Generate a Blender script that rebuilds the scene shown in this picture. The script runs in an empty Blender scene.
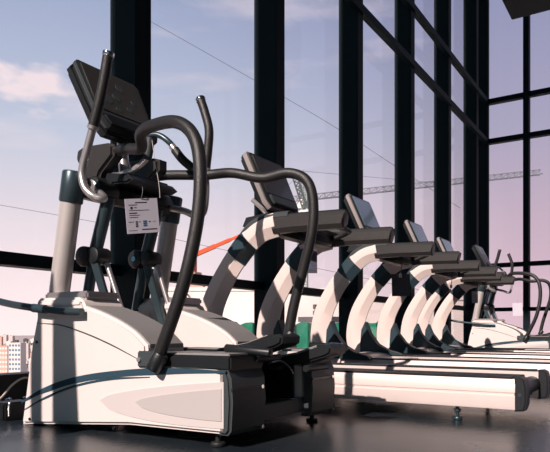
import bpy, bmesh, math, random
from mathutils import Vector, Matrix
random.seed(7)
S = bpy.context.scene
COL = S.collection
PI = math.pi
# ------------------------------------------------------------------ camera geometry
F = 613.0; A = math.radians(32.47); SA = math.sin(A); CA = math.cos(A); H = 0.5; HY = 330.0; CX = 275.0
def _z(x, y, X, Y):
    d = -X*SA + Y*CA
    return H + (HY-y)*d/F
def PY(x, y, Y):            # surveyed point lying in the vertical plane Y = const
    t = (x-CX)/F; X = -Y*(SA-t*CA)/(CA+t*SA)
    return Vector((X, Y, _z(x, y, X, Y)))
def PX(x, y, X):
    t = (x-CX)/F; Y = -X*(CA+t*SA)/(SA-t*CA)
    return Vector((X, Y, _z(x, y, X, Y)))
def PD(x, y, d):
    l = (x-CX)/F*d
    return Vector((-SA*d + CA*l, CA*d + SA*l, H + (HY-y)*d/F))

# ------------------------------------------------------------------ materials
def mat(name, col, rough=.5, metal=0., noise=0., scale=20., bump=0., col2=None, coat=0., spec=.5):
    m = bpy.data.materials.new(name); m.use_nodes = True
    nt = m.node_tree; b = nt.nodes['Principled BSDF']
    b.inputs['Base Color'].default_value = (*col, 1); b.inputs['Roughness'].default_value = rough
    b.inputs['Metallic'].default_value = metal; b.inputs['Coat Weight'].default_value = coat
    b.inputs['Specular IOR Level'].default_value = spec
    tc = nt.nodes.new('ShaderNodeTexCoord'); nz = nt.nodes.new('ShaderNodeTexNoise')
    nz.inputs['Scale'].default_value = scale; nz.inputs['Detail'].default_value = 5
    nt.links.new(tc.outputs['Object'], nz.inputs['Vector'])
    if noise > 0 or col2:
        mx = nt.nodes.new('ShaderNodeMix'); mx.data_type = 'RGBA'
        c2 = col2 if col2 else tuple(c*(1-noise) for c in col)
        mx.inputs[6].default_value = (*col, 1); mx.inputs[7].default_value = (*c2, 1)
        nt.links.new(nz.outputs['Fac'], mx.inputs[0]); nt.links.new(mx.outputs[2], b.inputs['Base Color'])
    if bump > 0:
        bp = nt.nodes.new('ShaderNodeBump'); bp.inputs['Strength'].default_value = bump; bp.inputs['Distance'].default_value = .004
        nt.links.new(nz.outputs['Fac'], bp.inputs['Height']); nt.links.new(bp.outputs['Normal'], b.inputs['Normal'])
    return m
M = {}
M['white']   = mat('pearl_plastic', (.80,.71,.69), .38, 0, .05, 6, coat=.2)
M['groove']  = mat('blue_grey_trim', (.030,.065,.095), .35)
M['swoosh']  = mat('pale_grey_plastic', (.62,.56,.55), .35)
M['swoosh2'] = mat('mid_grey_plastic', (.50,.455,.45), .4)
M['greytop'] = mat('textured_grey_plastic', (.30,.285,.285), .6, 0, .3, 160, .4)
M['cap']     = mat('charcoal_plastic', (.05,.06,.066), .5, 0, .2, 60, .2)
M['black']   = mat('black_plastic', (.010,.012,.015), .42, 0, .2, 60, .15)
M['rubber']  = mat('black_rubber', (.014,.015,.017), .6, 0, .3, 120, .3)
M['foam']    = mat('ribbed_black_grip', (.020,.019,.020), .42, 0, .25, 200, .5)
M['silver']  = mat('brushed_silver', (.62,.58,.58), .3, .75, .12, 40)
M['pole']    = mat('silver_paint', (.66,.60,.58), .33, .35, .06, 10)
M['steel']   = mat('dark_steel_tube', (.055,.085,.10), .32, .5, .15, 20)
M['chrome']  = mat('chrome', (.75,.75,.76), .12, 1.)
M['upright'] = mat('pearl_paint', (.80,.66,.62), .36, 0, .05, 8, coat=.25)
M['arm']     = mat('grey_black_moulding', (.042,.039,.039), .38, 0, .3, 80, .3)
M['slate']  = mat('slate_finish', (.022,.045,.058), .4)
M['rail']    = mat('satin_aluminium', (.80,.68,.65), .35, .15, .06, 12)
M['belt']    = mat('running_belt', (.012,.013,.015), .55, 0, .3, 200, .3)
M['mull']    = mat('teal_black_aluminium', (.0012,.009,.014), .6, 0, .15, 8, spec=.15)
M['kick']    = mat('black_sill_panel', (.006,.009,.011), .5)
M['screen']  = mat('dark_screen_glass', (.050,.046,.045), .3, 0, 0, 5, coat=.3)
M['screen2'] = mat('sky_tint_screen_glass', (.17,.25,.31), .15, 0, .3, 3, coat=.5)  # sky reflection put into the blue-grey base colour
M['rim']     = mat('silver_bezel', (.48,.42,.41), .35, .4)
M['paper']   = mat('shaded_white_card', (.60,.57,.66), .7)  # white card toned down to blue-grey, its shade put into the colour
M['ink']     = mat('black_print', (.04,.04,.05), .7)
M['inkblue'] = mat('blue_print', (.03,.12,.25), .7)
M['darkcard']= mat('slate_card', (.065,.06,.085), .6)
M['red']     = mat('red_plastic', (.55,.03,.02), .4)
M['wall']    = mat('dark_plaster', (.05,.055,.06), .8, 0, .1, 3)
M['ceil']    = mat('charcoal_ceiling', (.008,.012,.015), .75, 0, .1, 4)
M['concrete']= mat('pale_concrete', (.72,.62,.60), .85, 0, .15, .3)
M['bpink']   = mat('pink_render', (.75,.45,.38), .85, 0, .12, .2)
M['bblue']   = mat('blue_glazing', (.10,.20,.32), .4)
M['bwhite']  = mat('white_cladding', (.80,.74,.72), .7, 0, .06, .2)
M['bdark']   = mat('dark_glass', (.10,.09,.10), .3)  # even dark tone for panes, fittings and some city blocks
M['orange']  = mat('orange_crane_paint', (.75,.10,.02), .5, 0, .1, 1)
M['cranegr'] = mat('pale_green_crane_paint', (.28,.36,.34), .6, 0, .1, 1)
M['cranesl'] = mat('grey_crane_paint', (.24,.25,.30), .6, 0, .1, 1)
M['green']   = mat('green_netting', (.0,.10,.06), .7, 0, .0, 5., .3, col2=(.01,.26,.15))
M['wire']    = mat('cable_sheath', (.12,.14,.17), .6)
M['cream']   = mat('cream_cable', (.75,.62,.50), .5)
M['ground']  = mat('hazy_ground', (.60,.50,.49), .9, 0, .3, .02)
M['blogo']   = mat('blue_sign_paint', (.01,.12,.36), .5)
M['glogo']   = mat('green_sign_paint', (.03,.22,.15), .5)

def floor_mat():
    m = bpy.data.materials.new('dark_rubber_floor'); m.use_nodes = True; nt = m.node_tree
    b = nt.nodes['Principled BSDF']; tc = nt.nodes.new('ShaderNodeTexCoord')
    n1 = nt.nodes.new('ShaderNodeTexNoise'); n1.inputs['Scale'].default_value = 1.3; n1.inputs['Detail'].default_value = 6
    n2 = nt.nodes.new('ShaderNodeTexNoise'); n2.inputs['Scale'].default_value = 180
    nt.links.new(tc.outputs['Object'], n1.inputs['Vector']); nt.links.new(tc.outputs['Object'], n2.inputs['Vector'])
    r = nt.nodes.new('ShaderNodeValToRGB'); r.color_ramp.elements[0].position=.35; r.color_ramp.elements[1].position=.7
    r.color_ramp.elements[0].color = (.013,.022,.030,1); r.color_ramp.elements[1].color = (.034,.038,.044,1)
    nt.links.new(n1.outputs['Fac'], r.inputs[0]); nt.links.new(r.outputs[0], b.inputs['Base Color'])
    mr = nt.nodes.new('ShaderNodeMapRange'); mr.inputs[3].default_value=.16; mr.inputs[4].default_value=.40
    nt.links.new(n1.outputs['Fac'], mr.inputs[0]); nt.links.new(mr.outputs[0], b.inputs['Roughness'])
    bp = nt.nodes.new('ShaderNodeBump'); bp.inputs['Strength'].default_value=.35; bp.inputs['Distance'].default_value=.002
    nt.links.new(n2.outputs['Fac'], bp.inputs['Height']); nt.links.new(bp.outputs['Normal'], b.inputs['Normal'])
    return m
M['floor'] = floor_mat()
def glass_mat():
    m = bpy.data.materials.new('window_glass'); m.use_nodes = True; nt = m.node_tree
    for n in list(nt.nodes): nt.nodes.remove(n)
    o = nt.nodes.new('ShaderNodeOutputMaterial'); mx = nt.nodes.new('ShaderNodeMixShader')
    t = nt.nodes.new('ShaderNodeBsdfTransparent'); t.inputs[0].default_value = (.97,.98,.985,1)
    g = nt.nodes.new('ShaderNodeBsdfGlossy'); g.inputs['Roughness'].default_value = .02
    lw = nt.nodes.new('ShaderNodeLayerWeight'); lw.inputs[0].default_value = .5
    pw = nt.nodes.new('ShaderNodeMath'); pw.operation = 'POWER'; pw.inputs[1].default_value = 5
    f = nt.nodes.new('ShaderNodeMath'); f.operation = 'MULTIPLY_ADD'; f.inputs[1].default_value = .5; f.inputs[2].default_value = .025
    nt.links.new(lw.outputs['Facing'], pw.inputs[0]); nt.links.new(pw.outputs[0], f.inputs[0])
    nt.links.new(f.outputs[0], mx.inputs[0]); nt.links.new(t.outputs[0], mx.inputs[1]); nt.links.new(g.outputs[0], mx.inputs[2])
    nt.links.new(mx.outputs[0], o.inputs[0]); return m
M['glass'] = glass_mat()

# ------------------------------------------------------------------ mesh helpers
def catmull(pts, n=8, closed=False):
    pts = [Vector(p) for p in pts]
    if len(pts) < 3: return pts
    out = []
    P = [pts[0]*2-pts[1]] + pts + [pts[-1]*2-pts[-2]]
    for i in range(1, len(P)-2):
        p0,p1,p2,p3 = P[i-1],P[i],P[i+1],P[i+2]
        for k in range(n):
            t = k/n
            out.append(.5*((2*p1)+(p2-p0)*t+(2*p0-5*p1+4*p2-p3)*t*t+(3*p1-p0-3*p2+p3)*t**3))
    out.append(pts[-1]); return out
class MB:
    def __init__(s): s.bm = bmesh.new()
    def box(s, lo, hi, bev=0., rot=None, piv=None):
        lo = Vector(lo); hi = Vector(hi); c = (lo+hi)/2; d = hi-lo
        r = bmesh.ops.create_cube(s.bm, size=1); vs = r['verts']
        for v in vs: v.co = Vector((v.co.x*d.x, v.co.y*d.y, v.co.z*d.z)) + c
        if bev > 0:
            es = list({e for v in vs for e in v.link_edges})
            rr = bmesh.ops.bevel(s.bm, geom=es, offset=bev, segments=2, affect='EDGES', clamp_overlap=True)
            vs = list({v for f in rr['faces'] for v in f.verts} | {v for v in vs if v.is_valid})
        if rot is not None:
            p = Vector(piv) if piv is not None else c
            for v in vs: v.co = rot @ (v.co-p) + p
        return s
    def bar(s, p, q, w, h, up=(0,0,1), bev=0.):
        return s.sweep([p, q], rect(w, h, bev), up=up)
    def sweep(s, path, sec, up=(0,0,1), scale=None):
        path = [Vector(p) for p in path]; n = len(path); up = Vector(up); rings = []
        T0 = (path[1]-path[0]).normalized()
        side = T0.cross(up)
        if side.length < 1e-4: side = T0.cross(Vector((0,1,0)))
        side.normalize()
        for i, p in enumerate(path):
            T = (path[min(i+1,n-1)]-path[max(i-1,0)]).normalized()
            side = (side - T*side.dot(T)); side.normalize(); u = side.cross(T)
            k = 1 if scale is None else scale(i/(n-1))
            if isinstance(k, (int,float)): k = (k,k)
            rings.append([s.bm.verts.new(p + side*(a*k[0]) + u*(b*k[1])) for a, b in sec])
        m = len(sec)
        for i in range(n-1):
            for j in range(m):
                s.bm.faces.new((rings[i][j], rings[i][(j+1)%m], rings[i+1][(j+1)%m], rings[i+1][j]))
        s.bm.faces.new(list(reversed(rings[0]))); s.bm.faces.new(rings[-1])
        return s
    def tube(s, pts, r, n=14, smooth=7, scale=None):
        return s.sweep(catmull(pts, smooth) if smooth else pts, circ(r, n), scale=scale)
    def cyl(s, p, q, r, n=18, r2=None):
        return s.sweep([p, q], circ(r, n), scale=(None if r2 is None else (lambda t: 1+(r2/r-1)*t)))
    def cap(s, p, q, r, n=18, e=.006):      # cylinder with softly rounded ends
        p = Vector(p); q = Vector(q); d = (q-p).normalized()
        path = [p, p+d*e*.3, p+d*e, q-d*e, q-d*e*.3, q]; ks = [.72,.92,1,1,.92,.72]
        return s.sweep(path, circ(r, n), scale=lambda t: ks[min(5, int(round(t*5)))])
    def prism(s, pts, y0, y1, bev=0., axis='Y', seg=3):   # profile (a,z) extruded along Y (or X)
        def V(a, z, k): return (a, k, z) if axis == 'Y' else (k, a, z)
        v0 = [s.bm.verts.new(V(a, z, y0)) for a, z in pts]; v1 = [s.bm.verts.new(V(a, z, y1)) for a, z in pts]
        n = len(pts); fs = [s.bm.faces.new(v0), s.bm.faces.new(list(reversed(v1)))]
        for i in range(n): fs.append(s.bm.faces.new((v0[i], v1[i], v1[(i+1)%n], v0[(i+1)%n])))
        bmesh.ops.recalc_face_normals(s.bm, faces=fs)
        if bev > 0:
            es = [e for e in (set(fs[0].edges) | set(fs[1].edges))]
            bmesh.ops.bevel(s.bm, geom=es, offset=bev, segments=seg, affect='EDGES', clamp_overlap=True)
        return s
    def band(s, pts, w, y0, y1):             # ribbon of width w following a curve in the XZ plane
        c = catmull([Vector((a,0,z)) for a, z in pts], 8); L = []; R = []
        n = len(c)
        for i, p in enumerate(c):
            T = (c[min(i+1,n-1)]-c[max(i-1,0)]).normalized(); N = Vector((-T.z, 0, T.x))
            k = w*min(1., .25+3*min(i, n-1-i)/n)/2
            L.append((p.x+N.x*k, p.z+N.z*k)); R.append((p.x-N.x*k, p.z-N.z*k))
        return s.prism(L+R[::-1], y0, y1)
    def build(s, name, m, parent=None, origin=None, ang=35):
        bmesh.ops.recalc_face_normals(s.bm, faces=s.bm.faces)
        me = bpy.data.meshes.new(name)
        org = Vector(origin) if origin is not None else (ORG if parent is not None else Vector((0,0,0)))
        for v in s.bm.verts: v.co -= org
        s.bm.to_mesh(me); s.bm.free()
        for p in me.polygons: p.use_smooth = True
        me.set_sharp_from_angle(angle=math.radians(ang))
        me.materials.append(m)
        o = bpy.data.objects.new(name, me); COL.objects.link(o)
        if parent is not None: o.parent = parent
        elif origin is not None: o.location = org
        return o
ORG = Vector((0,0,0))
def circ(r, n=14): return [(r*math.cos(2*PI*i/n), r*math.sin(2*PI*i/n)) for i in range(n)]
def rect(w, h, b=0.):
    w/=2; h/=2
    if b <= 0: return [(w,h),(-w,h),(-w,-h),(w,-h)]
    return [(w,h-b),(w-b,h),(-w+b,h),(-w,h-b),(-w,-h+b),(-w+b,-h),(w-b,-h),(w,-h+b)]
def empty(name, loc):
    o = bpy.data.objects.new(name, None); COL.objects.link(o); o.location = loc; o.empty_display_size=.2; return o
def tag(o, label, cat, group=None, kind=None):
    if label: o['label'] = label
    if cat: o['category'] = cat
    if group: o['group'] = group
    if kind: o['kind'] = kind
    return o
def struct(o): o['kind'] = 'structure'; return o
def copy_tree(o, loc, parent=None):
    c = o.copy(); COL.objects.link(c)
    if parent is not None: c.parent = parent
    elif loc is not None: c.location = loc
    for ch in list(o.children): copy_tree(ch, None, c)
    return c

# ------------------------------------------------------------------ room shell
XG = -3.64; XF = -3.40; YB = 14.35; YN = -5.0; XR = 6.0; ZC = 14.0
struct(MB().box((XG-.3, YN-.2, -.3), (XR+.2, YB+.3, 0)).build('floor', M['floor']))
struct(MB().box((XG-.3, YN-.2, ZC), (XR+.2, YB+.3, ZC+.3)).build('ceiling', M['ceil']))
struct(MB().box((XR, YN-.2, 0), (XR+.2, YB+.3, ZC)).build('wall_right', M['wall']))
struct(MB().box((-1.88, 6.2, 5.0), (XR, 9.36, 5.9), .01).build('trim_1', M['ceil']))     # hanging soffit
# kick panels under the glass
struct(MB().box((XG-.06, YN, 0), (XG+.10, YB, .215)).build('wall_left', M['kick']))
struct(MB().box((XG, YB-.10, 0), (XR, YB+.06, .215)).build('wall_back', M['kick']))
struct(MB().box((XG, YN-.06, 0), (XR, YN+.06, .10)).build('wall_front', M['kick']))
tn = [2]
def trim(mb, m=None): struct(mb.build('trim_%d' % tn[0], m or M['mull'])); tn[0] += 1
ys = [.925*3.64 + 2.0*k for k in range(-4, 6)]
ys = [y for y in ys if 0 < y < YB-.4]
for k, y in enumerate(ys):
    trim(MB().box((XG-.04, y, 0), (XF, y+.17, ZC), .004))
for z, h in ((.96, .085), (4.76, .11), (5.66, .11)):
    if z < 2: trim(MB().box((XG-.05, YN, z-h/2), (XG+.09, YB, z+h/2), .003))
    else: trim(MB().box((XF-.06, YN, z-h/2), (XF+.03, YB, z+h/2), .003))
    trim(MB().box((XG, YB-.09, z-h/2), (XR, YB+.05, z+h/2), .003))
trim(MB().box((XG, YB-.09, 1.905), (XR, YB+.05, 2.0), .003))
for x in (-2.56, -.56, 1.44, 3.44, 5.44):
    trim(MB().box((x-.06, YB-.14, 0), (x+.06, YB+.05, ZC), .003))
trim(MB().box((XG-.06, YB-.06, 0), (XF+.02, YB+.06, ZC), .003))
# glass, one pane per bay
wn = 1
edges = [YN] + ys + [YB]
# two unseen posts added to stripe the near machine with shadow; not glazing trim
trim(MB().box((-2.87,.10,0),(-2.78,.20,2.1),.004))
trim(MB().prism([(-2.70,0),(-2.40,0),(-2.55,2.1),(-2.69,2.1)],.10,.20,.004))
for i in range(len(edges)-1):
    struct(MB().box((XG-.012, edges[i]+.0, .2), (XG, edges[i+1], ZC)).build('window_%d' % wn, M['glass'])); wn += 1
xe = [XG, -2.56, -.56, 1.44, 3.44, 5.44, XR]
for i in range(len(xe)-1):
    struct(MB().box((xe[i], YB, .2), (xe[i+1], YB+.012, ZC)).build('window_%d' % wn, M['glass'])); wn += 1
struct(MB().box((XG, YN-.012, .1), (XR, YN, ZC)).build('window_%d' % wn, M['glass']))

# ------------------------------------------------------------------ adaptive elliptical
def make_elliptical():
    global ORG
    ORG = Vector((-2.2, 2.505, 0)); root = empty('elliptical_trainer', ORG)
    YN0, YN1, YF0, YF1 = 2.03, 2.30, 2.71, 2.98
    prof = []
    def add(x, y):
        p = PY(x, y, YN0); prof.append((p.x, p.z))
    for q in ((21,424),(26,385),(31,345),(36,318),(36,301),(39,298),(77,297),(82,301),(84,306)): add(*q)
    top = catmull([PY(x, y, YN0) for x, y in ((84,306),(100,312),(118,321),(134,332),(146,345))], 5)
    for p in top[1:]: prof.append((p.x, p.z))
    prof += [(top[-1].x+.004, .345), (-1.62, .335), (-1.535, .325), (-1.535, .065), (-2.1,.060)]
    for y0, y1 in ((YN0,YN1),(YF0,YF1)):
        c = MB().prism(prof, y0, y1, .014).build('side_cover', M['white'], root)
        # textured sloping top laid on the cover
        tp = [(p.x+.004, p.z+.004) for p in top]
        MB().prism([(a, z-.02) for a, z in tp[::-1]] + tp, y0+.022, y1-.022).build('tread_panel', M['greytop'], c)
        ye = y0-.004 if y0 == YN0 else y1-.006
        yi = ye+.010
        g = [PY(x, y, YN0) for x, y in ((22,402),(45,390),(80,379),(125,373),(175,371),(226,372))]
        MB().band([(p.x,p.z) for p in g], .030, ye, yi).build('accent_groove', M['groove'], c)
        g = [PY(x, y, YN0) for x, y in ((24,410),(45,398),(75,386),(110,379),(150,377))]
        MB().band([(p.x,p.z) for p in g], .010, ye, yi).build('accent_groove', M['groove'], c)
        g = [PY(x, y, YN0) for x, y in ((37,323),(60,325),(85,333),(112,345),(140,360))]
        MB().band([(p.x,p.z) for p in g], .005, ye, yi).build('panel_seam', M['cap'], c)
        # leaf shaped recess pair towards the rear
        for (xa, ya, xb, yb, hgt, m_, off) in ((100,400,224,400,24,'swoosh',0.),(136,402,222,402,14,'swoosh2',.003)):
            pts = []
            for k in range(15):
                u = k/14; x = xa+(xb-xa)*u; p = PY(x, ya-hgt*.5*math.sin(math.acos(1-u)) - 6*u, YN0); pts.append((p.x,p.z))
            for k in range(15):
                u = 1-k/14; x = xa+(xb-xa)*u; p = PY(x, ya+hgt*.95*math.sin(math.acos(1-u)) + 6*u, YN0); pts.append((p.x,p.z))
            pts = pts[:15] + pts[15:-1]
            sgn = -1 if y0 == YN0 else 1
            yb_ = (YN0 if sgn < 0 else YF1)
            ya0, ya1 = sorted((yb_ + sgn*(.003+off), yb_ - sgn*.008))
            MB().prism(pts, ya0, ya1).build('styling_panel', M[m_], c)
        # bolts
        for x, y in ((30,419),(37,342),(114,428)):
            p = PY(x, y, YN0); MB().cyl((p.x, ye-.001, p.z), (p.x, yi, p.z), .008, 10).build('bolt', M['black'], c)
        # collar ledges on top of the tower
        p0 = PY(37,308,YN0); p1 = PY(82,308,YN0)
        MB().box((p0.x+.02, y0-.006, .622), (p1.x-.01, y1-.03, .640), .004).build('tower_ledge', M['white'], c)
        q = MB().box((p0.x+.02, y0+.03, .655), (p1.x, y1-.02, .695), .01).build('tower_cap', M['silver'], c)
        # rear corner casing
        r = MB().prism([(-1.575,.06),(-1.575,.333),(-1.53,.333),(-1.513,.30),(-1.505,.2),(-1.513,.08),(-1.53,.06)], y0, y1, .012).build('rear_casing', M['cap'], root)
        MB().box((-1.513, y0+.01, .245), (-1.503, y1-.05, .257)).build('slot', M['black'], r)
        for z in (.251, .075): MB().cyl((-1.52, y1-.045, z), (-1.498, y1-.045, z), .009, 10).build('screw', M['chrome'], r)
        # top side rail
        rl = MB().box((-2.0, y0+.006, .330), (-1.515, y1-.01, .392), .008).build('side_rail', M['black'], root)
        MB().box((-1.93, y0+.02, .385), (-1.53, y1-.02, .400), .004).build('rail_pad', M['greytop'], rl)
        mb = MB().box((-2.03, y0-.012, .330), (-1.90, y0+.05, .405), .006); mb.build('rail_bracket', M['cap'], rl)
        for x in (-2.015, -1.925): MB().cyl((x, y0-.02, .365), (x, y0, .365), .011, 10).build('bolt', M['chrome'], rl)
    pl = MB().box((-1.87, 2.700, .334), (-1.53, 2.718, .390), .003).build('rail_plate', M['swoosh'], root)
    for x in (-1.80, -1.76, -1.58): MB().cyl((x, 2.696, .372), (x, 2.702, .372), .008, 10).build('bolt', M['steel'], pl)
    # centre frame, front bridge
    MB().box((-2.75, YN1-.01, .07), (-1.62, YF0+.01, .15), .01).box((-1.60, YN1-.02, .085), (-1.55, YF0+.02, .155), .006).build('base_frame', M['cap'], root)
    MB().prism([(-2.86,.06),(-2.80,.5),(-2.74,.60),(-2.62,.61),(-2.56,.5),(-2.5,.15),(-2.5,.06)], YN1-.02, YF0+.02, .01).build('front_cover', M['white'], root)
    for y in (YN1+.012, YF0-.032):
        MB().box((-2.56, y, .15), (-1.60, y+.02, .345)).build('inner_panel', M['black'], root)
    MB().box((-2.5, YN1+.04, .15), (-2.0, YF0-.04, .30), .02).build('drive_housing', M['black'], root)
    for x, y in ((-2.70,2.08),(-1.62,2.09),(-2.70,2.93),(-1.62,2.92)):
        f = MB().cap((x,y,0), (x,y,.022), .032).cyl((x,y,.02), (x,y,.075), .012).build('levelling_foot', M['rubber'], root)
    # columns
    for Y, xb in ((2.155,-2.755),(2.885,-2.725)):
        a = Vector((xb, Y, .64)); b = Vector((xb+.135, Y, 1.335)); d = (b-a)
        c = MB().cyl(a, a+d*.80, .054, 26).build('column', M['pole'], root)
        MB().cap(a+d*.76, b, .062, 26, .012).build('column_sleeve', M['steel'], c)
        MB().cap(a-d*.02, a+d*.045, .064, 26, .01).build('column_base', M['silver'], c)
    # cross beam and pivots
    MB().sweep(catmull([(-2.645,2.16,1.265),(-2.60,2.32,1.25),(-2.57,2.52,1.245),(-2.60,2.72,1.25),(-2.645,2.88,1.265)],6), rect(.10,.11,.03)).build('cross_beam', M['black'], root)
    tray = MB().prism([(-2.60,1.30),(-2.58,1.36),(-2.42,1.335),(-2.38,1.30),(-2.42,1.285)], 2.33, 2.70, .01).build('accessory_tray', M['black'], root)
    MB().prism([(-2.575,1.362),(-2.56,1.367),(-2.43,1.345),(-2.43,1.337)], 2.36, 2.66).build('tray_mat', M['slate'], tray)
    for Y in (2.30, 2.73):
        hb = MB().cap((-2.575,Y-.075,1.255), (-2.575,Y+.075,1.255), .066, 24, .012).build('pivot_hub', M['black'], root)
        yy = Y-.078
        MB().cap((-2.575,yy-.008,1.255), (-2.575,yy+.006,1.255), .045, 20, .004).cyl((-2.575,yy-.014,1.255),(-2.575,yy,1.255),.014,10).build('hub_cap', M['silver'], hb)
    # rocker arms hanging to the elbows, then twin lower links
    for Y, dx, dz in ((2.32, 0, 0), (2.70, .015, .02)):
        e = Vector((-2.66+dx, Y, .905+dz))
        MB().cyl((-2.545,Y,1.22), e, .036, 20).build('rocker_arm', M['steel'], root)
        j = MB().cap(e+Vector((-.035,-.062,0)), e+Vector((-.035,.062,0)), .056, 22, .014).cap(e+Vector((.045,-.055,.0)), e+Vector((.045,.055,.0)), .046, 22, .012).box(e+Vector((-.05,-.05,-.045)), e+Vector((.06,.05,.045)), .012)
        j = j.build('elbow_joint', M['black'], root)
        MB().cyl(e+Vector((-.035,-.066,0)), e+Vector((-.035,-.06,0)), .016, 12).build('pivot_bolt', M['chrome'], j)
        MB().cyl(e+Vector((-.03,.02,-.02)), (-2.80+dx, Y+.02, .42), .030, 18).build('lower_link', M['steel'], root)
        MB().bar(e+Vector((.035,-.03,-.02)), (-2.42, Y-.02, .36), .030, .048, bev=.006).build('connecting_rod', M['steel'], root)
        MB().cyl(e+Vector((.06,.03,-.02)), (-2.40, Y+.045, .40), .015, 12).build('damper_rod', M['silver'], root)
    # pedals on their arms
    for Y, dz, dx in ((2.385, 0, 0), (2.625, -.05, .12)):
        pr = [(-2.12,.372),(-1.80,.365),(-1.60,.385),(-1.46,.425),(-1.432,.440),(-1.428,.470),(-1.445,.482),(-1.50,.478),(-1.62,.440),(-1.80,.408),(-2.12,.412)]
        pd = MB().prism([(a+dx, z+dz) for a, z in pr], Y-.085, Y+.085, .01).build('pedal', M['black'], root)
        tp = [(-2.05,.413),(-1.80,.411),(-1.62,.443),(-1.51,.479)]
        MB().prism([(a+dx, z+dz) for a, z in tp] + [(a+dx, z+dz-.01) for a, z in tp[::-1]], Y-.075, Y+.075).build('foot_pad', M['greytop'], pd)
        MB().cyl((-1.52+dx, Y-.16, .372+dz), (-1.52+dx, Y+.04, .372+dz), .016, 14).build('pedal_axle', M['black'], pd)
        MB().bar((-2.42,Y,.33), (-1.75+dx,Y,.375+dz), .05, .05, bev=.008).build('pedal_arm', M['cap'], root)
    # step pegs at the far rear corner
    MB().cap((-1.62,2.90,.418),(-1.40,2.90,.408),.018,14,.004).build('step_peg', M['black'], root)
    MB().cap((-1.66,2.20,.418),(-1.42,2.20,.402),.020,14,.004).build('step_peg', M['black'], root)
    MB().cap((-1.52,2.90,.4145),(-1.43,2.90,.4105),.021,14,.003).build('peg_sleeve', M['chrome'], root)
    # fixed handrails
    def rail(pts, name='fixed_handrail'):
        return MB().tube(pts, .029, 16, 8).build(name, M['foam'], root)
    nr = [PY(112,152,2.36), PY(128,149,2.32), PY(141,148,2.25), PY(141,134,2.17), PY(152,126,2.12), PY(176,122,2.07), PY(193,135,2.05), PY(200,165,2.035), PY(198,215,2.02), PY(186,275,2.00), PY(170,325,2.0), PY(157,360,2.005)]
    rail(nr)
    fr = [Vector((-2.60,2.72,1.42)), Vector((-2.50,2.75,1.425)), PY(205,175,2.80), PY(232,173,2.88), PY(262,178,2.93), PY(288,173,2.96), PY(306,180,2.975), PY(313,200,2.985), PY(312,232,2.99), PY(303,270,3.0), PY(294,305,3.0), PY(288,337,3.0)]
    rail(fr)
    for p in (nr[-1], fr[-1]):
        MB().cap(p+Vector((-.015,-.015,-.045)), p+Vector((.03,.0,.03)), .036, 16, .01).build('rail_foot', M['black'], root)
    # shrouds carrying the rails
    for s, Yc in ((1,2.35),(-1,2.70)):
        br = [(-2.80,1.46),(-2.79,1.51),(-2.74,1.525),(-2.55,1.515),(-2.50,1.50),(-2.50,1.44),(-2.60,1.36),(-2.64,1.27),(-2.71,1.27),(-2.74,1.36)]
        MB().prism(br, Yc-.045, Yc+.045, .016).build('arm_shroud', M['arm'], root)
    # moving handlebars
    def mover(pts, gripn, name='moving_handlebar'):
        c = catmull(pts, 8)
        h = MB().sweep(c, circ(.0205, 16)).build(name, M['silver'], root)
        k = gripn*8
        MB().sweep(c[:k+1], circ(.0265, 16)).build('hand_grip', M['foam'], h)
        p = c[0]; q = (c[0]-c[1]).normalized()
        MB().cap(p-q*.004, p+q*.022, .030, 16, .006).build('end_cap', M['chrome'], h)
        r = c[k]; d = (c[k+1]-c[k]).normalized()
        MB().cap(r-d*.008, r+d*.014, .029, 16, .004).build('grip_ring', M['silver'], h)
    mover([PY(108,56,2.12), PY(104,80,2.12), PY(99,104,2.12), PY(93,127,2.12), PY(87,150,2.12), PY(82,172,2.12), PY(85,188,2.12), PY(95,197,2.14), PY(104,198,2.18), Vector((-2.56,2.25,1.245))], 3)
    mover([PY(201,101,2.84), PY(205,113,2.84), PY(209,130,2.84), PY(208,150,2.84), PY(206,170,2.84), PY(206,195,2.83), PY(203,213,2.82), PY(194,215,2.80), PY(184,211,2.79), Vector((-2.57,2.785,1.25))], 4)
    # inner pulse grips
    g = MB().tube([PY(112,176,2.36), PY(124,174,2.36), PY(136,168,2.37), PY(147,158,2.38), PY(149,148,2.38)], .016, 12).build('pulse_grip', M['silver'], root)
    MB().tube([PY(147,160,2.38), PY(149,150,2.38), PY(150,138,2.38)], .024, 12).build('grip_sleeve', M['cap'], g)
    g = MB().tube([PY(146,136,2.62), PY(158,135,2.64), PY(169,142,2.66), PY(180,155,2.70), PY(192,168,2.74), PY(203,176,2.79)], .017, 12).build('pulse_grip', M['steel'], root)
    MB().tube([PY(175,150,2.67), PY(182,159,2.68), PY(191,167,2.735)], .026, 12, 4).build('grip_sleeve', M['foam'], g)
    MB().cyl(PY(172,146,2.665), PY(175,150,2.67), .021, 12).build('grip_ring', M['silver'], g)
    # neck and console
    MB().cyl((-2.60,2.50,1.27), (-2.66,2.52,1.66), .030, 16).build('console_neck', M['silver'], root)
    R = Matrix.Rotation(math.radians(-27), 3, 'Y'); piv = Vector((-2.69,2.52,1.805))
    def slab(name, m, par, y0, y1, z0, z1, x0, x1, cut=.05, bev=.008):
        o = MB().prism([(y0+cut, z0),(y1-cut, z0),(y1-cut*.3, z0+cut*1.2),(y1, z1-cut*.5),(y1-cut*.5,z1),(y0+cut*.5,z1),(y0,z1-cut*.5),(y0+cut*.3,z0+cut*1.2)], x0, x1, bev, axis='X')
        for v in o.bm.verts: v.co = R @ v.co + piv
        return o.build(name, m, par)
    con = slab('console', M['black'], root, -.25,.25,-.24,.24,-.075,.0, .08, .022)
    slab('bezel', M['cap'], con, -.245,.245,-.225,.235,-.005,.018, .06, .006)
    sc = slab('screen', M['screen'], con, -.205,.215,-.10,.215,.014,.022, .012, .002)
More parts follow.
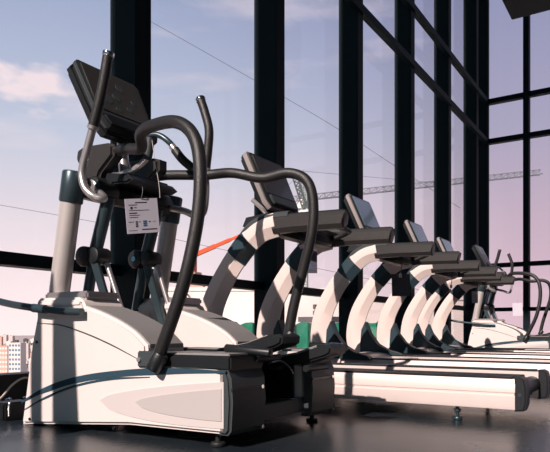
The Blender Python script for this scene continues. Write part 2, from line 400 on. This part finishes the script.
    slab('console_lip', M['black'], con, -.21,.21,-.235,-.15,.0,.050, .03, .012)
    for yy, zz, rr in ((.05,.13,.03),(-.09,.0,.034),(-.01,.04,.03),(-.03,-.055,.022),(.07,-.02,.024),(.13,.05,.02)):
        a = R @ Vector((.0215,yy,zz)) + piv; b_ = R @ Vector((.0235,yy,zz)) + piv; MB().cyl(a, b_, rr, 16).build('touch_key', M['cap'], sc)
    # carrying handle along the side of the tower, reaching out in front
    hs = [PY(-14,298,1.995), PY(10,304,1.995), PY(35,308,1.99), PY(60,311,1.99), PY(82,312,2.0)]
    hh = MB().tube(hs, .019, 14, 5).build('front_handle', M['steel'], root)
    MB().cyl(hs[2]-Vector((.012,0,-.0005)), hs[2]+(hs[3]-hs[2])*.45, .0225, 14).build('handle_band', M['slate'], hh)
    # thin cord with clip for the stop key
    MB().tube([PY(152,140,2.36), PY(155,160,2.35), PY(159,185,2.34), PY(160,198,2.33)], .0018, 6).build('cord', M['rim'], root)
    MB().tube([PY(268,364,2.30), PY(280,361,2.34), PY(288,366,2.38), PY(293,374,2.44)], .005, 6).build('cord', M['black'], root)
    return root

ell = make_elliptical()
tag(ell, 'large pearl white elliptical trainer with silver column and black handrails, nearest the camera', 'exercise machine', 'elliptical trainers at the ends of the row')
ell2 = copy_tree(ell, ell.location + Vector((-.06, 8.80, 0)))
ell2['label'] = 'small distant elliptical trainer with looped handrails at the far end of the treadmill row'

# ------------------------------------------------------------------ treadmill
def make_treadmill():
    global ORG
    YC = 3.79; ORG = Vector((-1.66, YC, 0)); root = empty('treadmill', ORG); hw = .40
    for s in (-1, 1):
        yo = YC + s*hw; yi = YC + s*(hw-.095); y0, y1 = min(yo,yi), max(yo,yi)
        o_ = s*.012
        pf = [(yo-s*.004,.080),(yo,.095),(yo,.150),(yo-s*.008,.156),(yo-s*.008,.164),(yo-s*.002,.170),(yo-s*.004,.215),(yo-s*.016,.240),(yi,.240),(yi,.080)]
        sr = MB().prism(pf, -2.55, -.665, axis='X').build('side_rail', M['rail'], root)
        MB().box((-2.35, y0+.012, .238), (-.68, y1-.004, .252), .004).build('foot_strip', M['black'], sr)
        cp = MB().prism([(-.668,.070),(-.668,.250),(-.64,.253),(-.618,.24),(-.608,.20),(-.608,.11),(-.62,.075)], y0-(.004), y1+.004, .008).build('end_cap', M['black'], root)
        MB().cyl((-.64, yo-s*.01, .16), (-.64, yo+s*.007, .16), .010, 12).build('bolt', M['steel'], cp)
        for x in (-.98, -2.30):
            f = MB().cap((x, yo-s*.05, 0), (x, yo-s*.05, .018), .028).cyl((x, yo-s*.05, .015), (x, yo-s*.05, .09), .010).cap((x, yo-s*.05,.045),(x, yo-s*.05,.062),.020,6,.002)
            f.build('levelling_foot', M['steel'], root)
        # upright: chamfered box section following the crescent
        yu = YC + s*(hw-.02)
        pts = [(-2.50,.235),(-2.62,.27),(-2.70,.36),(-2.715,.50),(-2.675,.68),(-2.575,.86),(-2.475,.99),(-2.365,1.10),(-2.265,1.165),(-2.15,1.19)]
        P3 = [Vector((a, yu, z)) for a, z in pts]; c = catmull(P3, 6)
        sec = [(-.006,.080),(-.044,.012),(-.046,-.04),(-.032,-.080),(.032,-.080),(.046,-.04),(.044,.012),(.006,.080)]
        up = MB().sweep(c, sec, up=(1,0,0), scale=lambda t: (1.0, 1.42-.75*t if t < .6 else .97)).build('upright', M['upright'], root, ang=25)
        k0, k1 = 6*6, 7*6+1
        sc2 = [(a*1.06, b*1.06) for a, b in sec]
        MB().sweep(c[k0:k1], sc2, up=(1,0,0), scale=lambda t: (1.0, .98)).build('bend_band', M['slate'], up, ang=25)  # dark slate band wrapped round the upright at its bend
        # dark cover on the outside of the bend
        oc = catmull([Vector((-2.47,yu,1.09)),Vector((-2.40,yu,1.165)),Vector((-2.30,yu,1.225)),Vector((-2.16,yu,1.245)),Vector((-2.05,yu,1.245))],5)
        MB().sweep(oc, rect(.078,.05,.015), up=(0,0,1), scale=lambda t: .6+.4*min(1,3*t)).build('bend_cover', M['cap'], up)
        ft = [(-2.66,.235),(-2.64,.50),(-2.60,.58),(-2.55,.46),(-2.47,.36),(-2.36,.30),(-2.24,.27),(-2.20,.235)]
        MB().prism(ft, yu-.050, yu+.050, .008).build('foot_cover', M['slate'], root)
        # arm
        ap = catmull([Vector((-2.17,yu,1.19)),Vector((-2.02,yu,1.192)),Vector((-1.85,yu,1.186)),Vector((-1.68,yu,1.180)),Vector((-1.655,yu,1.178))],5)
        asec = [(.026,.058),(-.026,.058),(-.042,.034),(-.042,-.030),(-.022,-.060),(.022,-.060),(.042,-.030),(.042,.034)]
        ar = MB().sweep(ap, asec, scale=lambda t: (1.0-.25*max(0,t-.93)/.07, (1.0-.12*t)*(1-.2*max(0,t-.93)/.07))).build('handrail', M['arm'], root, ang=25)
        MB().sweep([p+Vector((0,0,.052)) for p in ap[2:-2]], rect(.055,.02,.006)).build('rail_top', M['black'], ar)
    # deck and belt
    MB().box((-2.45, YC-.31, .10), (-.70, YC+.31, .205)).build('deck', M['black'], root)
    bl = MB().box((-2.40, YC-.29, .205), (-.74, YC+.29, .222), .004).build('running_belt', M['belt'], root)
    MB().cyl((-.70, YC-.30, .165), (-.70, YC+.30, .165), .048, 20).build('rear_roller', M['black'], root)
    MB().prism([(-2.72,.05),(-2.72,.16),(-2.66,.24),(-2.52,.285),(-2.36,.270),(-2.30,.235),(-2.30,.05)], YC-hw+.075, YC+hw-.075, .012).build('motor_cover', M['upright'], root)
    MB().prism([(-2.74,.045),(-2.74,.15),(-2.68,.21),(-2.55,.235),(-2.50,.235),(-2.50,.045)], YC-hw, YC+hw, .012).build('front_bumper', M['black'], root)
    for s in (-1,1):
        MB().cyl((-2.66, YC+s*.30-.02, .035), (-2.66, YC+s*.30+.02, .035), .035, 16).build('transport_wheel', M['rubber'], root)
    # cross member
    MB().sweep(catmull([(-2.22,YC-hw+.03,1.185),(-2.12,YC-.2,1.15),(-2.08,YC,1.14),(-2.12,YC+.2,1.15),(-2.22,YC+hw-.03,1.185)],6), rect(.13,.085,.02)).build('cross_member', M['black'], root)
    tr = MB().prism([(-2.50,1.225),(-2.47,1.285),(-2.30,1.30),(-2.10,1.235),(-2.02,1.205),(-2.04,1.175),(-2.35,1.17)], YC-.30, YC+.30, .015).build('dashboard', M['black'], root)
    hb = MB().tube([(-2.08,YC-.20,1.15),(-1.93,YC-.19,1.19),(-1.88,YC-.12,1.20),(-1.88,YC+.12,1.20),(-1.93,YC+.19,1.19),(-2.08,YC+.20,1.15)], .018, 12, 5).build('pulse_bar', M['foam'], root)
    MB().tube([(-2.36,YC-.16,1.27),(-2.38,YC-.2,1.34),(-2.46,YC-.22,1.42)], .016, 10, 4).build('console_stay', M['silver'], root)
    MB().tube([(-2.36,YC+.16,1.27),(-2.38,YC+.2,1.34),(-2.46,YC+.22,1.42)], .016, 10, 4).build('console_stay', M['silver'], root)
    MB().box((-2.46,YC-.09,1.25),(-2.36,YC+.09,1.45),.02).build('console_neck', M['cap'], root)
    R = Matrix.Rotation(math.radians(-24), 3, 'Y'); piv = Vector((-2.43, YC+.02, 1.565))
    def slab(name, m, par, y0, y1, z0, z1, x0, x1, cut=.05, bev=.008):
        o = MB().prism([(y0+cut, z0),(y1-cut, z0),(y1-cut*.3, z0+cut),(y1, z1-cut*.5),(y1-cut*.5,z1),(y0+cut*.5,z1),(y0,z1-cut*.5),(y0+cut*.3,z0+cut)], x0, x1, bev, axis='X')
        for v in o.bm.verts: v.co = R @ v.co + piv
        return o.build(name, m, par)
    con = slab('console', M['black'], root, -.24,.24,-.22,.235,-.07,.0, .06, .02)
    slab('bezel', M['rim'], con, -.242,.242,-.222,.237,-.034,.002, .055, .004)
    slab('console_face', M['black'], con, -.222,.222,-.21,.222,.0,.016, .04, .004)
    sc = slab('screen', M['screen2'], con, -.195,.195,-.11,.205,.012,.020, .01, .002)
    slab('key_panel', M['cap'], con, -.18,.18,-.20,-.125,.012,.034, .02, .006)
    # safety cord with clip
    cd = MB().tube([(-2.02,YC-.20,1.17),(-2.0,YC-.21,1.08),(-2.01,YC-.21,1.0)], .004, 6).build('safety_cord', M['black'], root)
    MB().box((-2.022,YC-.222,.965),(-1.998,YC-.198,1.005),.004).build('clip', M['black'], cd)
    MB().cap((-2.06,YC+.02,1.235),(-2.06,YC+.02,1.262),.022,14,.006).build('stop_button', M['red'], root)
    return root
tm = make_treadmill()
spots = [(0,3.79),( .02,5.42),(0,7.02),(-.10,8.52)]
labs = ['treadmill closest to the camera, its whole pale side rail in full view',
        'second treadmill from the front, sky-tinted screen, standing behind the foremost treadmill',
        'third treadmill from the front, standing between the second and the farthest treadmill',
        'farthest and smallest treadmill, last in the row before the distant elliptical trainer']
tms = []
for i, (dx, y) in enumerate(spots):
    o = tm if i == 0 else copy_tree(tm, None)
    o.location = (-1.66+dx, y, 0)
    tag(o, labs[i], 'treadmill', 'treadmills in the row facing the window'); tms.append(o)

for ch in tms[0].children:
    if ch.name.startswith('console') and not ch.name.startswith(('console_stay','console_neck')):
        for g in ch.children:
            if g.name.startswith('screen'):
                g.data = g.data.copy(); g.data.materials[0] = M['screen']
                g['label'] = 'switched-off dark screen'
# ------------------------------------------------------------------ tags hanging from the machines
def card(name, corners, m, label, printed=True, cat='tag', thick=.002):
    global ORG
    a, b, c, d = corners      # TL, TR, BR, BL
    ORG = d.copy(); root = empty(name, d)
    n = (b-a).cross(d-a).normalized()
    def quad(mb, u0, v0, u1, v1, off, th):
        def P(u, v): return (a*(1-u)+b*u)*(1-v) + (d*(1-u)+c*u)*v
        vs = [P(u0,v0), P(u1,v0), P(u1,v1), P(u0,v1)]
        lo = [mb.bm.verts.new(p+n*off) for p in vs]; hi = [mb.bm.verts.new(p+n*(off+th)) for p in vs]
        mb.bm.faces.new(lo); mb.bm.faces.new(hi[::-1])
        for i in range(4): mb.bm.faces.new((lo[i], lo[(i+1)%4], hi[(i+1)%4], hi[i]))
    global _q
    mb = MB(); quad(mb, 0,0,1,1, 0, thick); mb.build('sheet', m, root)
    to = Vector((0,0,H)) - a
    s = 1 if n.dot(to) > 0 else -1
    off = thick+.0002 if s > 0 else -.0006
    if printed:
        k = MB()
        rows = [(.30,.10,.66,.13),(.10,.17,.36,.19),(.15,.23,.22,.30),(.26,.25,.34,.27),(.10,.33,.72,.345),(.10,.40,.34,.43),(.10,.47,.42,.485),(.10,.53,.36,.545),(.06,.66,.22,.675),(.27,.65,.34,.69),(.27,.71,.34,.75),(.27,.77,.34,.82),(.37,.66,.42,.68),(.68,.66,.73,.69),(.80,.67,.90,.68),(.06,.91,.30,.92),(.45,.88,.92,.91)]
        for r in rows: quad(k, r[0], r[1], r[2], r[3], off, .0004)
        k.build('printing', M['ink'], root)
        k = MB()
        for v in (.64,.70,.76): quad(k, .50, v, .62, v+.045, off, .0004)
        k.build('chart', M['inkblue'], root)
    # small tie string at the top
    top = (a+b)/2
    MB().tube([top+Vector((0,0,-.004)), top+Vector((.01,0,.03)), top+Vector((.0,.01,.06))], .0015, 6, 4).build('string', M['wire'], root)
    return tag(root, label, cat)
card('paper_tag', [PY(124.5,199,2.16), PY(157,198,2.34), PY(160,232,2.34), PY(127.5,234,2.16)], M['paper'], 'white printed instruction tag hanging from the near elliptical trainer')
def hangcard(o, w, h, m, lab, printed, dy=-.27, dx=-.30, z=1.12):
    b = Vector(o.location) + Vector((dx, dy, z))
    card('paper_tag', [b, b+Vector((w,.06,0)), b+Vector((w*1.02,.06,-h)), b+Vector((.005,0,-h))], m, lab, printed)
hangcard(tms[0], .085, .16, M['darkcard'], 'dark card hanging under the handrail of the foremost treadmill', True, -.33, -.34, 1.03)
hangcard(tms[1], .16, .21, M['darkcard'], 'dark card hanging beneath the dashboard of the second treadmill', True, .08, -.55, 1.03)
hangcard(tms[3], .07, .17, M['paper'], 'small pale card hanging under the far handrail of the farthest treadmill', False, .30, -.55, 1.05)
e2 = ell2.location
card('paper_tag', [e2+Vector((.02,-.1,.97)), e2+Vector((.18,-.08,.97)), e2+Vector((.19,-.08,.75)), e2+Vector((.03,-.1,.74))], M['paper'], 'small white tag hanging on the distant elliptical trainer', False)

# ------------------------------------------------------------------ odds by the left window
cb = MB().tube([PX(-40,420,-3.2), PX(-12,408,-3.3), PX(2,397,-3.35), PX(12,385,-3.42), PX(24,378,-3.46), PX(36,380,-3.48)], .007, 8, 6)
tag(cb.build('power_cable', M['cream']), 'cream power cable rising along the dark sill behind the near elliptical', 'cable')
ORG = PX(12,404,-3.1); ORG.z = 0; st = empty('socket_box', ORG)
tag(st, 'small black floor socket box with metal clips below the left window sill', 'socket box')
MB().box(ORG+Vector((-.06,-.09,0)), ORG+Vector((.06,.09,.10)), .01).build('casing', M['black'], st)
for dy in (-.06,.05):
    MB().tube([ORG+Vector((.062,dy,.03)),ORG+Vector((.075,dy-.01,.09)),ORG+Vector((.06,dy+.01,.12)),ORG+Vector((.02,dy+.01,.115))], .006, 8, 5).build('clip', M['chrome'], st)

# ------------------------------------------------------------------ outside
struct(MB().box((-6000,-3000,-61), (3000,9000,-60)).build('ground', M['ground']))
# netted site fence and the terrace it stands on
ORG = Vector((0,0,0))
def along(x0, x1, y, d0, d1): return PD(x0, y, d0), PD(x1, y, d1)
p, q = PD(120, 324, 24), PD(420, 322, 30)
tag(MB().box((-40, 12, -60), (30, 55, -4)).build('lower_roof', M['concrete']), 'pale flat roof below the windows carrying the green fence', 'building')
fr = empty('construction_fence', Vector((p.x,p.y,-4))); ORG = Vector((p.x,p.y,-4))
n = 60; mb = MB(); L = []; dvec = (q-p); nrm = Vector((dvec.y,-dvec.x,0)).normalized()
prev = None
for i in range(n+1):
    u = i/n; b = p+dvec*u + nrm*(.12*math.sin(i*1.7)); t_ = b.copy(); b.z = -4; t_.z += .08*math.sin(i*2.3)
    cur = [mb.bm.verts.new(b), mb.bm.verts.new(t_), mb.bm.verts.new(t_+nrm*.03), mb.bm.verts.new(b+nrm*.03)]
    if prev:
        for k in range(4): mb.bm.faces.new((prev[k], cur[k], cur[(k+1)%4], prev[(k+1)%4]))
    else: mb.bm.faces.new(cur)
    prev = cur
mb.bm.faces.new(prev[::-1]); mb.build('netting', M['green'], fr)
for i in range(0, n+1, 6):
    b = p+dvec*(i/n) - nrm*.25; MB().cyl((b.x,b.y,-4), (b.x,b.y,b.z+.05), .04, 8).build('post', M['bwhite'], fr)
tag(fr, 'bright green netting fence seen between the treadmill uprights', 'fence')
# white building with round signs
def blockb(name, x0, x1, ytop, d, depth, m, label, cat='building', rows=0, cols=0, wm='bdark', zb=-60, group=None, wx=.12, y0w=None):
    global ORG
    a = PD(x0, ytop, d); b = PD(x1, ytop, d); ORG = Vector((a.x, a.y, zb)); r = empty(name, ORG)
    u = (b-a); W = u.length; u.normalize(); v = Vector((-u.y, u.x, 0))
    if v.dot(a) < 0: v = -v
    R3 = Matrix((u, v, Vector((0,0,1)))).transposed()
    hh = a.z - zb
    def bx(lo, hi, nm, mm, par, bev=0):
        o = MB(); o.box(lo, hi, bev)
        for w in o.bm.verts: w.co = R3 @ w.co + ORG
        return o.build(nm, mm, par)
    w_ = bx((0,0,0), (W, depth, hh), 'wall', m, r)
    bx((-.01*W,-.01*W,hh), (W*1.01, depth*1.0, hh+max(.15,hh*.006)), 'roof', m, r)
    vis = min(hh, (ytop and 55)*d/F)
    for i in range(rows):
        for j in range(cols):
            cw = W/cols; ch = vis/rows
            bx((cw*(j+.5-.5+wx), -.02-.002*W, hh-ch*(i+.75)), (cw*(j+1-wx), .0, hh-ch*(i+.3)), 'window', M[wm], r)
    tag(r, label, cat, group); return r, u, v, a
r, u, v, a = blockb('site_building', 150, 262, 291, 62, 14, M['bwhite'], 'plain white building wall with a blue round sign behind the near treadmill', zb=-60)
ORG = Vector((0,0,0)); 
def disc(par, x, y, d, r_, m, nm='round_sign'):
    global ORG
    ORG = par.location.copy(); c = PD(x, y, d); MB().cyl(c-v*.25, c-v*.05, r_, 28).build(nm, m, par)
disc(r, 191, 305.5, 62, .42, M['blogo']); disc(r, 198, 307, 62, .22, M['glogo'])
disc(r, 188, 295, 62, .10, M['bdark'], 'wall_lamp')
rr, *_ = blockb('site_cabin', 184, 203, 284, 84, 8, M['bpink'], 'orange pink site cabin above the white building', zb=-60, cols=3, rows=0)
blockb('site_building', 205, 225, 285, 84, 8, M['concrete'], 'grey rooftop cabin with small dark windows right of the orange cabin', rows=5, cols=4, zb=-60)
blockb('site_building', 272, 345, 293, 50, 12, M['bwhite'], 'white building with dark grid windows behind the near treadmill uprights', zb=-60)
ORG = Vector((0,0,0))
gb = [o for o in bpy.data.objects if o.name.startswith('site_building')][-1]
ORG = gb.location.copy()
for i in range(2):
    for j in range(4):
        c = PD(313.5+j*4.2, 309+i*6.5, 49.9); c2 = PD(316.5+j*4.2, 304.5+i*6.5, 49.9)
        o = MB(); o.box((min(c.x,c2.x), min(c.y,c2.y)-.1, c.z), (max(c.x,c2.x), max(c.y,c2.y)+.05, c2.z)); o.build('window', M['bdark'], gb)
c = PD(300,322,49.7); c2 = PD(345,317,49.7)
MB().box((c.x, min(c.y,c2.y)-.3, c.z), (c2.x, max(c.y,c2.y), c2.z)).build('canopy', M['bdark'], gb)
blockb('site_building', 345, 470, 300, 75, 12, M['concrete'], 'long pale low building seen behind the middle treadmills', zb=-60)
# two towers at the left
blockb('tower_block', -1, 7.5, 346, 650, 14, M['bpink'], 'slim pink tower block in the hazy city at far left', rows=9, cols=3, wm='bwhite', zb=-60)
blockb('tower_block', 8.5, 20.5, 343, 620, 14, M['bwhite'], 'pale tower block with blue glass stripes beside the pink tower', rows=10, cols=4, wm='bblue', zb=-60, wx=.2)
# distant low city
cnt = 0; placed = []
rnd = random.Random(11)
rings = [(700,22),(780,26),(870,28),(980,30),(1150,32),(1400,34),(1750,36),(2200,38),(2900,38)]
for d, k in rings:
    for i in range(k):
        x = -70 + 140*(i+rnd.random()*.8)/k; w = rnd.uniform(2.5,7); dd = d*rnd.uniform(.94,1.06)
        hb_ = rnd.uniform(6, 20) if rnd.random() < .85 else rnd.uniform(25,45)
        yt = HY - (-60+hb_-H)*F/dd
        m_ = rnd.choice([M['bwhite'],M['bwhite'],M['concrete'],M['bpink'],M['bdark']] if rnd.random()<.8 else [M['bdark']])
        a = PD(x, yt, dd); b = PD(x+w, yt, dd); u_ = (b-a); W = u_.length; u_.normalize(); v_ = Vector((-u_.y,u_.x,0))
        R3 = Matrix((u_, v_, Vector((0,0,1)))).transposed(); ORG2 = Vector((a.x,a.y,-60))
        if any((a.x-px_)**2+(a.y-py_)**2 < (1.35*(W+W_))**2/1.6 for px_,py_,W_ in placed): continue
        placed.append((a.x,a.y,W))
        o = MB(); o.box((0,0,0),(W,W*.8,hb_)); o.box((W*.3,W*.2,hb_),(W*.6,W*.5,hb_+2.5))
        for w_ in o.bm.verts: w_.co = R3 @ w_.co + ORG2
        tag(o.build('city_building', m_, origin=ORG2), 'small low building in the hazy city beyond the left window', 'building', 'hazy city buildings beyond the left window'); cnt += 1
# tower crane
def lattice(mb, p, q, w, nb, r, up=(0,0,1)):
    p = Vector(p); q = Vector(q); d = (q-p).normalized(); s = d.cross(Vector(up))
    if s.length < 1e-3: s = Vector((1,0,0))
    s.normalize(); u_ = s.cross(d); cs = [p+s*w/2-u_*w/2, p-s*w/2-u_*w/2, p+u_*w/2]; dv = q-p
    for c_ in cs: mb.bar(c_, c_+dv, r*2, r*2)
    for i in range(nb):
        for j in range(3):
            a = cs[j]+dv*(i/nb); b = cs[(j+1)%3]+dv*((i+1)/nb); mb.bar(a, b, r*1.3, r*1.3)
            mb.bar(cs[j]+dv*(i/nb), cs[(j+1)%3]+dv*(i/nb), r*1.3, r*1.3)
def crane(base_x, d, ytip, yj, jx, jy, jd, cj, m, label, w=1.3, nb=34):
    global ORG
    top = PD(base_x, ytip, d); jb = PD(base_x, yj, d); ORG = Vector((jb.x,jb.y,-60)); r = empty('tower_crane', ORG)
    je = PD(jx, jy, jd)
    a = MB(); lattice(a, (jb.x,jb.y,-60), jb, w*1.2, 40, .10, up=(0,1,0)); a.build('mast', m, r)
    a = MB(); lattice(a, jb, je, w, nb, .11); a.build('jib', m, r)
    cjv = (jb-je).normalized()*cj
    a = MB(); lattice(a, jb, jb+cjv, w, 6, .075); a.build('counter_jib', m, r)
    a = MB(); lattice(a, jb, top, w*.8, 5, .09, up=(0,1,0)); a.build('apex', m, r)
    a = MB(); a.bar(top, jb+(je-jb)*.55, .10, .10); a.bar(top, jb+cjv*.9, .10,.10); a.build('tie_bar', m, r)
    e = jb+cjv*.85; a = MB(); a.box(e-Vector((1.2,1.2,2.2)), e+Vector((1.2,1.2,0))); a.build('counterweight', M['concrete'], r)
    c = jb+Vector((0,0,-1.6)); a = MB(); a.box(c-Vector((1,1,1.1)), c+Vector((1,1,1.1)),.1); a.build('cab', M['bwhite'], r)
    return tag(r, label, 'crane')
crane(302, 150, 171, 198, 541, 172, 165, 8, M['cranesl'], 'tall tower crane whose long lattice jib crosses the sky behind the mullions')
crane(306, 118, 182, 208, 296, 176, 112, 3, M['cranegr'], 'shorter pale green crane head showing just right of the first treadmill console', w=1.0, nb=8)
# orange telescopic boom
bp, bq = PD(190,257,100), PD(246,233,100); ORG = Vector((bp.x,bp.y,-60)); r = empty('boom_crane', ORG); dv = bq-bp
MB().bar(bp, bp+dv*.45, .55,.75,bev=.06).build('boom', M['orange'], r)
MB().bar(bp+dv*.42, bp+dv*.72, .45,.6,bev=.05).build('boom_section', M['orange'], r)
MB().bar(bp+dv*.70, bq, .32,.45,bev=.04).build('boom_section', M['orange'], r)
MB().bar(bp+dv*.80-Vector((0,0,.35)), bq+dv*.0-Vector((0,0,.15)), .08,.08).build('fly_jib', M['bdark'], r)
c = PD(194,276,100); MB().box(c-Vector((.9,1.,1.4)), c+Vector((.9,1.,.6)),.1).build('cab', M['bpink'], r)
MB().box((bp.x-.8,bp.y-.8,-60),(bp.x+.8,bp.y+.8,bp.z)).build('turret', M['orange'], r)
tag(r, 'bright orange telescopic crane boom slanting up over the white building', 'crane')
# overhead wires
for pts, lab in (([(60,-28),(148,20),(240,72),(330,124),(395,166),(460,208)], 'thin dark cable crossing the upper sky from the first mullion downwards'),
                 ([(-40,198),(0,205),(100,223),(220,249),(340,273),(420,290)], 'thin dark cable low in the sky behind the machines')):
    w = MB().tube([PD(x, y, 40) for x, y in pts], .017, 6, 4); tag(w.build('overhead_cable', M['wire']), lab, 'cable')

# ------------------------------------------------------------------ light
w = bpy.data.worlds.new('World'); S.world = w; w.use_nodes = True; nt = w.node_tree
bg = nt.nodes['Background']; tc = nt.nodes.new('ShaderNodeTexCoord'); sx = nt.nodes.new('ShaderNodeSeparateXYZ')
nt.links.new(tc.outputs['Generated'], sx.inputs[0])
rp = nt.nodes.new('ShaderNodeValToRGB'); nt.links.new(sx.outputs[2], rp.inputs[0])
e = rp.color_ramp.elements
e[0].position = 0.; e[0].color = (.92,.76,.77,1)
e[1].position = 1.; e[1].color = (.04,.08,.13,1)
for pos, c in ((.08,(.82,.69,.73)),(.18,(.68,.62,.69)),(.30,(.49,.54,.67)),(.46,(.36,.44,.62)),(.60,(.10,.17,.27))):
    k = e.new(pos); k.color = (*c,1)
# warmer, darker toward +Y (right of the view)
dt = nt.nodes.new('ShaderNodeVectorMath'); dt.operation = 'DOT_PRODUCT'; dt.inputs[1].default_value = (-.78,.62,0)
nt.links.new(tc.outputs['Generated'], dt.inputs[0])
mr = nt.nodes.new('ShaderNodeMapRange'); mr.inputs[1].default_value=.75; mr.inputs[2].default_value=1.
nt.links.new(dt.outputs['Value'], mr.inputs[0])
tint = nt.nodes.new('ShaderNodeMix'); tint.data_type='RGBA'; tint.inputs[6].default_value=(.79,.66,.73,1); tint.inputs[7].default_value=(1.14,1.12,1.08,1)
nt.links.new(mr.outputs[0], tint.inputs[0])
ml = nt.nodes.new('ShaderNodeMix'); ml.data_type='RGBA'; ml.blend_type='MULTIPLY'; ml.inputs[0].default_value=1
nt.links.new(rp.outputs[0], ml.inputs[6]); nt.links.new(tint.outputs[2], ml.inputs[7])
# clouds
mp = nt.nodes.new('ShaderNodeMapping'); mp.inputs['Scale'].default_value=(1.6,1.6,7.5); mp.inputs['Location'].default_value=(.3,.1,.35)
nt.links.new(tc.outputs['Generated'], mp.inputs[0])
nz = nt.nodes.new('ShaderNodeTexNoise'); nz.inputs['Scale'].default_value=1.7; nz.inputs['Detail'].default_value=7; nz.inputs['Roughness'].default_value=.55
nt.links.new(mp.outputs[0], nz.inputs['Vector'])
cr = nt.nodes.new('ShaderNodeMapRange'); cr.inputs[1].default_value=.55; cr.inputs[2].default_value=.78; cr.inputs[4].default_value=.6
nt.links.new(nz.outputs['Fac'], cr.inputs[0])
# one soft cloud bank at left
cd = PD(18,84,1).normalized()
cv = (PD(18,84,1)-Vector((0,0,H))).normalized()
sub = nt.nodes.new('ShaderNodeVectorMath'); sub.operation='SUBTRACT'; sub.inputs[1].default_value=cv; nt.links.new(tc.outputs['Generated'], sub.inputs[0])
mp2 = nt.nodes.new('ShaderNodeVectorMath'); mp2.operation='MULTIPLY'; mp2.inputs[1].default_value=(9.5,9.5,30); nt.links.new(sub.outputs[0], mp2.inputs[0])
ln = nt.nodes.new('ShaderNodeVectorMath'); ln.operation='LENGTH'; nt.links.new(mp2.outputs[0], ln.inputs[0])
nz2 = nt.nodes.new('ShaderNodeTexNoise'); nz2.inputs['Scale'].default_value=22; nz2.inputs['Detail'].default_value=6
mp3 = nt.nodes.new('ShaderNodeMapping'); mp3.inputs['Scale'].default_value=(1,1,2.2); nt.links.new(tc.outputs['Generated'], mp3.inputs[0]); nt.links.new(mp3.outputs[0], nz2.inputs['Vector'])
ad = nt.nodes.new('ShaderNodeMath'); ad.operation='MULTIPLY_ADD'; ad.inputs[1].default_value=2.6; nt.links.new(nz2.outputs['Fac'], ad.inputs[0]); nt.links.new(ln.outputs['Value'], ad.inputs[2])
c2 = nt.nodes.new('ShaderNodeMapRange'); c2.inputs[1].default_value=2.25; c2.inputs[2].default_value=1.5; c2.inputs[3].default_value=0; c2.inputs[4].default_value=.85
nt.links.new(ad.outputs[0], c2.inputs[0])
mxm = nt.nodes.new('ShaderNodeMath'); mxm.operation='MAXIMUM'; nt.links.new(cr.outputs[0], mxm.inputs[0]); nt.links.new(c2.outputs[0], mxm.inputs[1])
cl = nt.nodes.new('ShaderNodeMix'); cl.data_type='RGBA'; cl.inputs[7].default_value=(.92,.75,.76,1)
nt.links.new(mxm.outputs[0], cl.inputs[0]); nt.links.new(ml.outputs[2], cl.inputs[6])
# unseen half of the sky, dimmed to teal to deepen the shade indoors
dv2 = nt.nodes.new('ShaderNodeVectorMath'); dv2.operation='DOT_PRODUCT'; dv2.inputs[1].default_value=(-.56,.83,0)
nt.links.new(tc.outputs['Generated'], dv2.inputs[0])
mr2 = nt.nodes.new('ShaderNodeMapRange'); mr2.inputs[1].default_value=.0; mr2.inputs[2].default_value=.62; mr2.interpolation_type='SMOOTHSTEP'
nt.links.new(dv2.outputs['Value'], mr2.inputs[0])
dk = nt.nodes.new('ShaderNodeMix'); dk.data_type='RGBA'; dk.inputs[6].default_value=(.05,.125,.17,1)
nt.links.new(mr2.outputs[0], dk.inputs[0]); nt.links.new(cl.outputs[2], dk.inputs[7])
nt.links.new(dk.outputs[2], bg.inputs[0]); bg.inputs[1].default_value = 1.16
sun = bpy.data.lights.new('sun', 'SUN'); sun.energy = 6.2; sun.angle = math.radians(.6); sun.color = (1.,.84,.76)
so = bpy.data.objects.new('sun', sun); COL.objects.link(so)
so.rotation_euler = Vector((.03,1.,-.68)).to_track_quat('-Z','Y').to_euler()

# ------------------------------------------------------------------ camera
cam = bpy.data.cameras.new('camera'); co = bpy.data.objects.new('camera', cam); COL.objects.link(co)
cam.sensor_width = 36; cam.lens = F/550*36; cam.shift_y = (HY-226)/550; cam.clip_end = 12000; cam.clip_start=.02
co.location = (0,0,H); co.rotation_euler = (PI/2, 0, A)
S.camera = co
S.view_settings.view_transform = 'Standard'; S.view_settings.look = 'None'; S.view_settings.gamma = 1
S.view_settings.exposure = 0.0; S.view_settings.use_curve_mapping = False
S.cycles.transparent_max_bounces = 16
